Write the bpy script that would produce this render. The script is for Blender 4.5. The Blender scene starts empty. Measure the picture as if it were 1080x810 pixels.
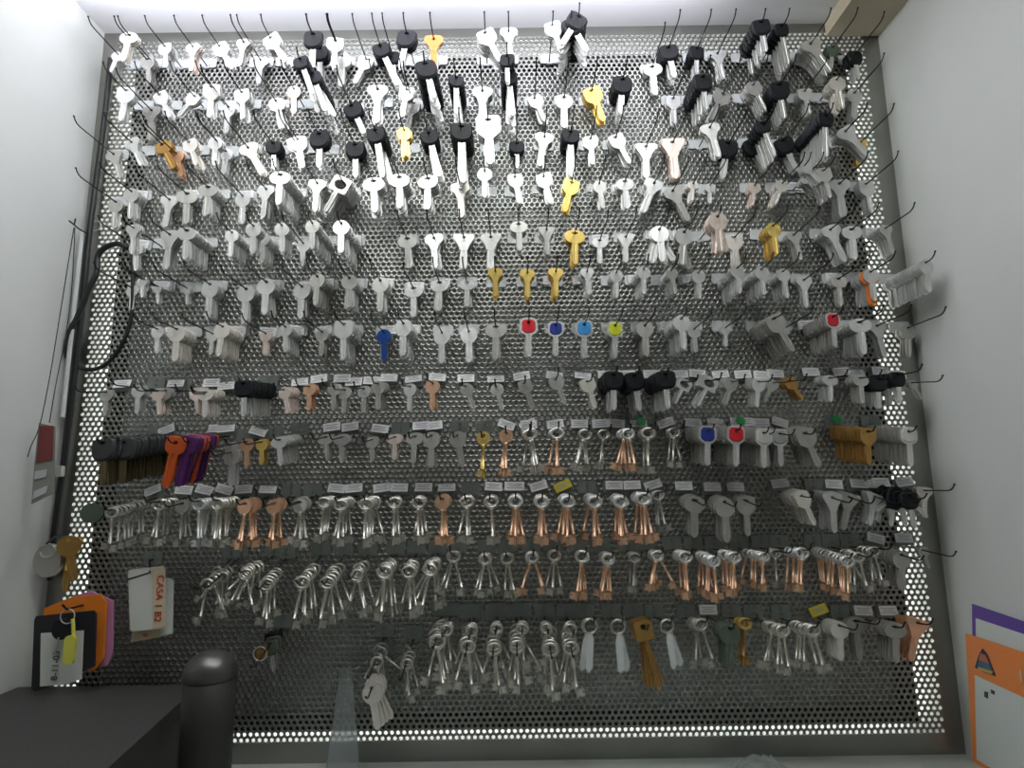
import bpy, math, random
import numpy as np
from mathutils import Vector, Matrix, Euler
random.seed(7)
SC = bpy.context.scene
COL = SC.collection
PI = math.pi

# ------------------------------------------------------------------ camera model
W, H, F = 1080.0, 810.0, 640.0
D = 0.9                     # distance from the lens to the perforated board
ZF = 1.45                   # eye height
PITCH = math.atan(103.0 / F)
ROLL = -0.014
RC = Matrix.Rotation(PI/2 + PITCH, 3, 'X') @ Matrix.Rotation(ROLL, 3, 'Z')
CAM = Vector((0, -D, ZF))

def ray(px, py):
    return RC @ Vector(((px - W/2)/F, (H/2 - py)/F, -1.0))
def on_y(px, py, s=0.0):                 # point on the plane s metres in front of the board
    r = ray(px, py)
    return CAM + r * ((D - s)/r.y)
def on_x(px, py, x):
    r = ray(px, py)
    return CAM + r * (x/r.x)
def on_z(px, py, z):
    r = ray(px, py)
    return CAM + r * ((z - ZF)/r.z)

cam = bpy.data.objects.new('camera', bpy.data.cameras.new('camera'))
COL.objects.link(cam)
cam.data.sensor_width = 36.0
cam.data.lens = 36.0*F/W
cam.data.clip_start = 0.01
cam.matrix_world = Matrix.Translation(CAM) @ RC.to_4x4()
SC.camera = cam

# ------------------------------------------------------------------ materials
MATS = {}
def mat(name, col, metal=0.0, rough=0.5, noise=0.0, nscale=30.0, bump=0.0, trans=0.0, alpha=1.0, spec=0.5, ior=1.45, col2=None):
    m = bpy.data.materials.new(name); m.use_nodes = True
    nt = m.node_tree; b = nt.nodes['Principled BSDF']
    b.inputs['Base Color'].default_value = (*col, 1)
    b.inputs['Metallic'].default_value = metal
    b.inputs['Roughness'].default_value = rough
    b.inputs['Specular IOR Level'].default_value = spec
    b.inputs['IOR'].default_value = ior
    b.inputs['Transmission Weight'].default_value = trans
    b.inputs['Alpha'].default_value = alpha
    if noise > 0 or bump > 0:
        tc = nt.nodes.new('ShaderNodeTexCoord')
        nz = nt.nodes.new('ShaderNodeTexNoise'); nz.inputs['Scale'].default_value = nscale; nz.inputs['Detail'].default_value = 5
        nt.links.new(tc.outputs['Object'], nz.inputs['Vector'])
        if noise > 0:
            mx = nt.nodes.new('ShaderNodeMix'); mx.data_type = 'RGBA'
            c2 = col2 or tuple(c*(1-noise) for c in col)
            mx.inputs['A'].default_value = (*c2, 1); mx.inputs['B'].default_value = (*col, 1)
            rp = nt.nodes.new('ShaderNodeMapRange'); rp.inputs['From Min'].default_value = .35; rp.inputs['From Max'].default_value = .65
            nt.links.new(nz.outputs['Fac'], rp.inputs['Value'])
            nt.links.new(rp.outputs['Result'], mx.inputs['Factor'])
            nt.links.new(mx.outputs['Result'], b.inputs['Base Color'])
        if bump > 0:
            bp = nt.nodes.new('ShaderNodeBump'); bp.inputs['Strength'].default_value = bump; bp.inputs['Distance'].default_value = .002
            nt.links.new(nz.outputs['Fac'], bp.inputs['Height']); nt.links.new(bp.outputs['Normal'], b.inputs['Normal'])
    MATS[name] = m
    return m
mat('nickel', (.68,.68,.66), .65, .40)
mat('nickel_worn', (.60,.59,.56), .75, .36)
mat('nickel_bright', (.76,.76,.75), .6, .38)
mat('nickel_dull', (.46,.45,.42), .6, .45)
mat('nickel_pale', (.80,.76,.70), .55, .42)
mat('steel_key', (.62,.60,.54), .75, .32)
mat('dark_brass', (.13,.10,.05), .7, .45)
mat('brass', (.83,.60,.18), .7, .34)
mat('bronze', (.50,.29,.09), .7, .36)
mat('copper', (.84,.52,.34), .65, .36)
mat('copper_pink', (.80,.68,.62), .55, .42)
mat('orange_paint', (.85,.27,.06), .2, .4)
mat('orange_plastic', (.52,.085,.012), 0, .4)
mat('purple_plastic', (.075,.012,.095), 0, .4)
mat('black_plastic', (.014,.015,.018), 0, .45, spec=.25)
mat('grey_plastic', (.034,.036,.036), 0, .45)
mat('green_plastic', (.10,.13,.10), 0, .5)
mat('blue_paint', (.015,.07,.30), .2, .4)
mat('navy_cap', (.02,.04,.26), 0, .4)
mat('light_blue_cap', (.06,.30,.68), 0, .4)
mat('red_cap', (.60,.02,.03), 0, .4)
mat('yellow_cap', (.62,.66,.04), 0, .4)
mat('grey_cap', (.35,.36,.34), 0, .45)
mat('white_cap', (.62,.61,.55), 0, .45)
mat('white_enamel', (.72,.75,.75), 0, .35)
mat('black_wire', (.022,.022,.023), .6, .4)
mat('holder_plastic', (.60,.62,.63), 0, .35)
mat('holder_steel', (.23,.255,.235), .3, .42)
mat('label_paper', (.86,.85,.86), 0, .7)
mat('label_ink', (.48,.46,.49), 0, .7)
mat('yellow_paper', (.80,.66,.03), 0, .7)
mat('green_tape', (.02,.32,.08), 0, .4)
mat('board_steel', (.36,.36,.335), 1, .37, noise=.16, nscale=9)
mat('frame_black', (.015,.015,.015), 0, .6)
mat('wall_paint', (.63,.64,.615), 0, .85, noise=.05, nscale=5, bump=.05)
mat('wall_back', (.82,.83,.82), 0, .9)
mat('ceiling_paint', (.82,.82,.82), 0, .9)
mat('worktop_laminate', (.45,.48,.45), 0, .5, noise=.1, nscale=20)
mat('cream_wood', (.62,.54,.40), 0, .6, noise=.15, nscale=14)
mat('machine_grey', (.06,.06,.055), .1, .55, noise=.2, nscale=200)
mat('canister_body', (.045,.045,.04), .2, .5, noise=.15, nscale=160)
mat('canister_lid', (.12,.12,.11), .7, .35)
mat('cable_black', (.013,.013,.014), 0, .45)
mat('conduit_white', (.55,.57,.56), 0, .5)
mat('string_dark', (.05,.05,.05), 0, .9)
mat('card_white', (.75,.77,.72), 0, .5)
mat('card_cream', (.72,.60,.42), 0, .6)
mat('red_ink', (.62,.05,.02), 0, .6)
mat('dark_ink', (.05,.05,.08), 0, .7)
mat('card_red', (.17,.035,.035), 0, .5)
mat('card_grey', (.22,.23,.20), 0, .6)
mat('felt_orange', (.85,.24,.02), 0, .8)
mat('felt_pink', (.62,.25,.45), 0, .8)
mat('frame_card_black', (.02,.018,.025), 0, .5)
mat('yellow_tag', (.78,.74,.12), 0, .5)
mat('poster_orange', (.86,.27,.07), 0, .6)
mat('poster_purple', (.13,.07,.34), 0, .6)
mat('poster_white', (.66,.70,.67), 0, .6)
mat('emblem_blue', (.06,.16,.26), 0, .6)
mat('emblem_red', (.55,.16,.10), 0, .6)
mat('emblem_tan', (.55,.36,.12), 0, .6)
mat('clear_strip', (.50,.54,.53), 0, .25, trans=.8, ior=1.15)
mat('clear_bag', (.85,.88,.87), 0, .15, trans=.85, ior=1.1)
mat('lamp_housing', (.7,.7,.7), 0, .5)
mat('floor_tile', (.30,.30,.29), 0, .6, noise=.15, nscale=6)

# ------------------------------------------------------------------ mesh helpers
class MB:
    def __init__(s): s.v=[]; s.f=[]; s.m=[]; s.sm=[]
    def add(s, verts, faces, m=0, smooth=False):
        o=len(s.v); s.v += [tuple(v) for v in verts]
        for f in faces: s.f.append(tuple(i+o for i in f)); s.m.append(m); s.sm.append(smooth)
    def box(s, lo, hi, m=0, M=None):
        x0,y0,z0=lo; x1,y1,z1=hi
        v=[Vector(p) for p in ((x0,y0,z0),(x1,y0,z0),(x1,y1,z0),(x0,y1,z0),(x0,y0,z1),(x1,y0,z1),(x1,y1,z1),(x0,y1,z1))]
        if M is not None: v=[M@p for p in v]
        s.add(v, [(3,2,1,0),(4,5,6,7),(0,1,5,4),(1,2,6,5),(2,3,7,6),(3,0,4,7)], m)
    def tube(s, pts, r, n=8, m=0, caps=True, closed=False):
        pts=[Vector(p) for p in pts]; k=len(pts)
        rs = r if isinstance(r,(list,tuple)) else [r]*k
        vs=[]; prev=None
        for i,p in enumerate(pts):
            if closed: t=pts[(i+1)%k]-pts[i-1]
            else: t=pts[min(i+1,k-1)]-pts[max(i-1,0)]
            t.normalize()
            if prev is None:
                a=Vector((0,0,1)) if abs(t.z)<.9 else Vector((1,0,0))
                u=t.cross(a).normalized()
            else:
                u=(prev-t*prev.dot(t)).normalized()
            prev=u; w=t.cross(u)
            for j in range(n):
                a=2*PI*j/n; vs.append(p+(u*math.cos(a)+w*math.sin(a))*rs[i])
        fs=[]
        for i in range(k if closed else k-1):
            i2=(i+1)%k
            for j in range(n):
                j2=(j+1)%n; fs.append((i*n+j,i*n+j2,i2*n+j2,i2*n+j))
        s.add(vs,fs,m,True)
        if caps and not closed:
            s.add(vs[:n],[tuple(range(n))[::-1]],m); s.add(vs[-n:],[tuple(range(n))],m)
    def lathe(s, prof, n=32, m=0):      # prof: (r, z) pairs about z
        vs=[]; fs=[]
        for r,z in prof:
            for j in range(n):
                a=2*PI*j/n; vs.append((r*math.cos(a), r*math.sin(a), z))
        for i in range(len(prof)-1):
            for j in range(n):
                j2=(j+1)%n; fs.append((i*n+j,i*n+j2,(i+1)*n+j2,(i+1)*n+j))
        s.add(vs,fs,m,True)
    def plate(s, out, y0, y1, m=0, M=None):    # polygon (x,z) extruded in y
        n=len(out)
        v=[Vector((x,y0,z)) for x,z in out]+[Vector((x,y1,z)) for x,z in out]
        if M is not None: v=[M@p for p in v]
        s.add(v, [tuple(range(n)), tuple(range(2*n-1,n-1,-1))]+[(i,n+i,n+(i+1)%n,(i+1)%n) for i in range(n)], m)
    def mesh(s, name, mats):
        me=bpy.data.meshes.new(name)
        me.from_pydata(s.v, [], s.f)
        for m in mats: me.materials.append(MATS[m])
        me.polygons.foreach_set('material_index', s.m)
        me.polygons.foreach_set('use_smooth', s.sm)
        me.update()
        return me

def link(name, me, parent=None, loc=None):
    o=bpy.data.objects.new(name, me); COL.objects.link(o)
    if parent is not None: o.parent=parent
    if loc is not None: o.location=loc
    return o
def tag(o, label=None, cat=None, group=None, kind=None):
    if label: o['label']=label
    if cat: o['category']=cat
    if group: o['group']=group
    if kind: o['kind']=kind
    return o
def empty(name, loc=(0,0,0)):
    o=bpy.data.objects.new(name, None); COL.objects.link(o); o.location=loc; o.empty_display_size=.01
    return o
def rrect(w, h, r, cx=0, cz=0, n=5):
    pts=[]
    for sx,sz,a0 in ((1,1,0),(-1,1,90),(-1,-1,180),(1,-1,270)):
        for k in range(n+1):
            a=math.radians(a0+90*k/n)
            pts.append((cx+sx*(w/2-r)+r*math.cos(a), cz+sz*(h/2-r)+r*math.sin(a)))
    return pts

# ------------------------------------------------------------------ key shapes (unit length, hole at the origin, hanging down -z)
def ellipse(rx, rz, cz, n=40): return [(rx*math.cos(2*PI*k/n), cz+rz*math.sin(2*PI*k/n)) for k in range(n)]
def mirror(half): return half + [(-x,z) for x,z in reversed(half)]
def smooth_poly(p, it=2):
    for _ in range(it):
        q=[]
        for i in range(len(p)):
            a=p[i]; b=p[(i+1)%len(p)]
            q += [(a[0]*.75+b[0]*.25, a[1]*.75+b[1]*.25), (a[0]*.25+b[0]*.75, a[1]*.25+b[1]*.75)]
        p=q
    return p
OUT = {
 'R': ellipse(.235,.23,-.13),
 'O': ellipse(.32,.20,-.10),
 'S': smooth_poly(mirror([(.10,.11),(.23,.105),(.235,-.06),(.235,-.25),(.13,-.31),(.11,-.38)]),1),
 'T': smooth_poly(mirror([(.10,.11),(.17,.11),(.30,.06),(.30,-.10),(.20,-.16),(.13,-.25),(.12,-.37)]),2),
 'V': smooth_poly(mirror([(.15,.11),(.33,.115),(.34,.0),(.24,-.12),(.14,-.27),(.12,-.37)]),1),
 'H': mirror([(.14,.10),(.235,-.04),(.235,-.20),(.12,-.34)]),
 'D': rrect(.52,.42,.05,0,-.11),
 'B': smooth_poly(mirror([(.12,.115),(.25,.10),(.27,-.08),(.25,-.27),(.14,-.38)]),2),
 'C': mirror([(.13,.10),(.20,.02),(.20,-.20),(.12,-.31)]),
 'P': smooth_poly(mirror([(.12,.12),(.20,.10),(.21,-.15),(.13,-.24)]),2),
 'N': ellipse(.155,.155,-.075),
 'Q': rrect(.27,.27,.02,0,-.06),
}
OUT['b']=[(x*.70,.115+(z-.115)*.66) for x,z in OUT['B']]
OUT['O']=[(x*.90,z) for x,z in OUT['O']]; OUT['T']=[(x*.86,z) for x,z in OUT['T']]; OUT['V']=[(x*.86,z) for x,z in OUT['V']]
HOLE = {'b':(.05,.022,.05),'D':(.17,.12,-.11), 'B':(.07,.03,.02), 'O':(.085,.04,0), 'S':(.07,.03,.02), 'V':(.055,.032,.02), 'N':(.05,.035,-.01)}
BLADE = {'R':.088,'O':.09,'S':.078,'T':.082,'V':.088,'H':.088,'D':.062,'B':.075,'C':.075,'P':.085,'b':.060,'Q':.028}

def bow(mb, typ, t, m=0, n=36, bevel=0.0, scale=1.0, yoff=0.0):
    out=OUT[typ]; hx,hz,hc=HOLE.get(typ,(.045,.04,0))
    cz=hc
    inner=[]; outer=[]; mid=[]
    for k in range(n):
        a=2*PI*k/n; d=(math.cos(a), math.sin(a))
        # ray from (0,cz)
        best=.2
        for i in range(len(out)):
            ax,az=out[i]; bx,bz=out[(i+1)%len(out)]
            az-=cz; bz-=cz
            ex,ez=bx-ax,bz-az
            den=d[0]*ez-d[1]*ex
            if abs(den)<1e-9: continue
            tt=(ax*ez-az*ex)/den; u=(ax*d[1]-az*d[0])/den
            if tt>0 and -1e-6<=u<=1+1e-6: best=tt; break
        inner.append((hx*d[0], cz+hz*d[1]))
        r=best
        outer.append((r*d[0], cz+r*d[1]))
    if scale!=1.0:
        ox=[p[1] for p in outer]; mz=(max(ox)+min(ox))/2
        outer=[(x*scale, mz+(z-mz)*scale) for x,z in outer]
    def lerp(p,q,f): return (p[0]+(q[0]-p[0])*f, p[1]+(q[1]-p[1])*f)
    loops=[]
    h=t/2
    loops.append([(x,-h+yoff,z) for x,z in inner])
    if bevel>0:
        loops.append([(*lerp(p,q,1-bevel)[:1],-h+yoff,lerp(p,q,1-bevel)[1]) for p,q in zip(inner,outer)])
        loops.append([(x,-h*.35+yoff,z) for x,z in outer]); loops.append([(x,h*.35+yoff,z) for x,z in outer])
        loops.append([(*lerp(p,q,1-bevel)[:1],h+yoff,lerp(p,q,1-bevel)[1]) for p,q in zip(inner,outer)])
    else:
        loops.append([(x,-h+yoff,z) for x,z in outer]); loops.append([(x,h+yoff,z) for x,z in outer])
    loops.append([(x,h+yoff,z) for x,z in inner])
    v=[p for l in loops for p in l]; f=[]
    for i in range(len(loops)):
        i2=(i+1)%len(loops)
        for j in range(n):
            j2=(j+1)%n; f.append((i*n+j,i*n+j2,i2*n+j2,i2*n+j))
    mb.add(v,f,m)

def blade(mb, w, z0, z1, t, m=0, shoulder=True, cut=0):
    h=t/2; g=h*.55
    xs=[-w,-w*.42,-w*.30,w*.18,w*.32,w]
    ys=[-h,-h,-h+g,-h+g,-h,-h]
    zs=[z0, z1+w*1.2, z1+w*.45, z1]; ws=[1,1,.75,.28]
    v=[]; n=len(xs)
    for z,s_ in zip(zs,ws):
        for x,y in zip(xs,ys): v.append((x*s_,y,z))
        for x in reversed(xs): v.append((x*s_,h,z))
    k=2*n; f=[]
    for i in range(len(zs)-1):
        for j in range(k):
            j2=(j+1)%k; f.append((i*k+j,(i+1)*k+j,(i+1)*k+j2,i*k+j2))
    f.append(tuple(range(k))); f.append(tuple(range((len(zs)-1)*k, len(zs)*k))[::-1])
    mb.add(v,f,m)
    if shoulder:
        mb.box((-w*1.35,-h*.9,z0-.03),(w*1.35,h*.9,z0+.05),m)

def oval(rx, rz, cz, n): return [(rx*math.cos(2*PI*k/n),0,cz+rz*math.sin(2*PI*k/n)) for k in range(n)]
def lever_bow(mb, m=0, n=20, k=6): mb.tube(oval(.13,.105,-.08,n), .033, k, m, closed=True)
def lever_shank(mb, m=0, k=8, z0=-.19):
    prof=[(.028,z0),(.042,z0-.03),(.044,z0-.05),(.029,z0-.075),(.029,-.745),(.043,-.75),(.043,-.775),(.029,-.78),(.029,-.95),(.016,-.965),(0,-.965)]
    mb.lathe(prof,k,m)
def lever_bit(mb, m=0):
    mb.plate([(.012,-.80),(.14,-.80),(.14,-.845),(.10,-.845),(.10,-.87),(.14,-.87),(.14,-.935),(.012,-.935)],-.014,.014,m)
    mb.plate([(-.012,-.80),(-.04,-.80),(-.04,-.82),(-.012,-.82)],-.012,.012,m)

COLM = {'s':'nickel','s1':'nickel_worn','s2':'nickel_bright','sd':'nickel_dull','sp':'nickel_pale','sk':'steel_key','g':'brass','br':'bronze','c':'copper','cp':'copper_pink','o':'orange_paint',
        'bl':'blue_paint','k':'black_plastic','dk':'grey_plastic','gk':'green_plastic','op':'orange_plastic','pu':'purple_plastic',
        'nv':'navy_cap','lb':'light_blue_cap','rd':'red_cap','yl':'yellow_cap','gr':'grey_cap','wc':'white_cap','w':'white_enamel','cs':'copper'}
T=.034
def parts_of(typ, col):
    """[(part name, builder(mb, slot), material)]"""
    c=COLM[col]
    if typ in 'RSTVHDOQ':
        return [('bow', lambda mb,m,lo: bow(mb,typ,T,m,20 if lo else 36), c),
                ('blade', lambda mb,m,lo: blade(mb,BLADE[typ],-.30 if typ!='Q' else -.18,-.9,T*.96,m, typ in 'RSV'), c)]
    if typ in 'Bb':
        bm_='dark_brass' if col=='dk' else 'nickel'
        return [('plastic_head', lambda mb,m,lo: bow(mb,typ,.13 if typ=='B' else .10,m,20 if lo else 36,.16), c),
                ('blade', lambda mb,m,lo: blade(mb,BLADE[typ],-.33 if typ=='B' else -.19,-.9,T if typ=='B' else .026,m,False), bm_)]
    if typ=='C':
        return [('bow', lambda mb,m,lo: bow(mb,'C',T,m,24,0,1.12), 'nickel'),
                ('colour_cap', lambda mb,m,lo: bow(mb,'C',.07,m,24,.1,.90), c),
                ('blade', lambda mb,m,lo: blade(mb,BLADE['C'],-.28,-.9,T*.96,m,False), 'nickel')]
    if typ=='P':
        return [('bow', lambda mb,m,lo: bow(mb,'P',.05,m,24,.1), c),
                ('blade', lambda mb,m,lo: blade(mb,.085,-.2,-.9,.05,m,True), c)]
    if typ=='M':
        rc={'cs':'nickel','c':'copper','s':'steel_key','sp':'nickel','sd':'nickel_dull','g':'brass'}[col]
        shc={'cs':'copper','c':'copper','s':'steel_key','sp':'nickel','sd':'nickel_dull','g':'bronze'}[col]
        return [('bow', lambda mb,m,lo: lever_bow(mb,m,14 if lo else 22,5 if lo else 7), rc),
                ('shank', lambda mb,m,lo: lever_shank(mb,m,6 if lo else 9), shc),
                ('bit', lambda mb,m,lo: lever_bit(mb,m), shc)]
    if typ=='N':
        return [('bow', lambda mb,m,lo: bow(mb,'N',.03,m,28), c),
                ('shank', lambda mb,m,lo: lever_shank(mb,m,8,-.21), 'copper' if col=='c' else c),
                ('bit', lambda mb,m,lo: lever_bit(mb,m), 'copper' if col=='c' else c)]
    if typ=='W':
        def wb(mb,m,lo): mb.plate([(-.035,-.22),(.03,-.22),(.075,-.34),(.07,-.86),(.0,-.95),(-.06,-.90),(-.07,-.4)],-.012,.012,m)
        return [('ring', lambda mb,m,lo: mb.tube(oval(.14,.13,-.10,20),.018,6,m,closed=True), 'steel_key'),
                ('blade', wb, c)]
TOPF = {'M':.05,'N':.08,'W':.05}
MAIN = {'b':'car_key','M':'lever_key','N':'lever_key','B':'car_key','C':'capped_key','P':'plastic_key','W':'plate_key'}
CATG = {'lever_key':'key','car_key':'car key','capped_key':'key','plastic_key':'key','plate_key':'key','house_key':'key'}
cache={}
def part_meshes(typ,col):
    k=(typ,col)
    if k not in cache:
        L=[]
        for nm,fn,mt in parts_of(typ,col):
            mb=MB(); fn(mb,0,False); L.append((nm, mb.mesh(nm,[mt])))
        cache[k]=L
    return cache[k]
def whole(typ,col):
    k=('w',typ,col)
    if k not in cache:
        mb=MB(); ms=[]
        for nm,fn,mt in parts_of(typ,col):
            if mt not in ms: ms.append(mt)
            fn(mb,ms.index(mt),True)
        cache[k]=(mb, ms, mb.mesh(MAIN.get(typ,'house_key'),ms))
    return cache[k]

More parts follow.
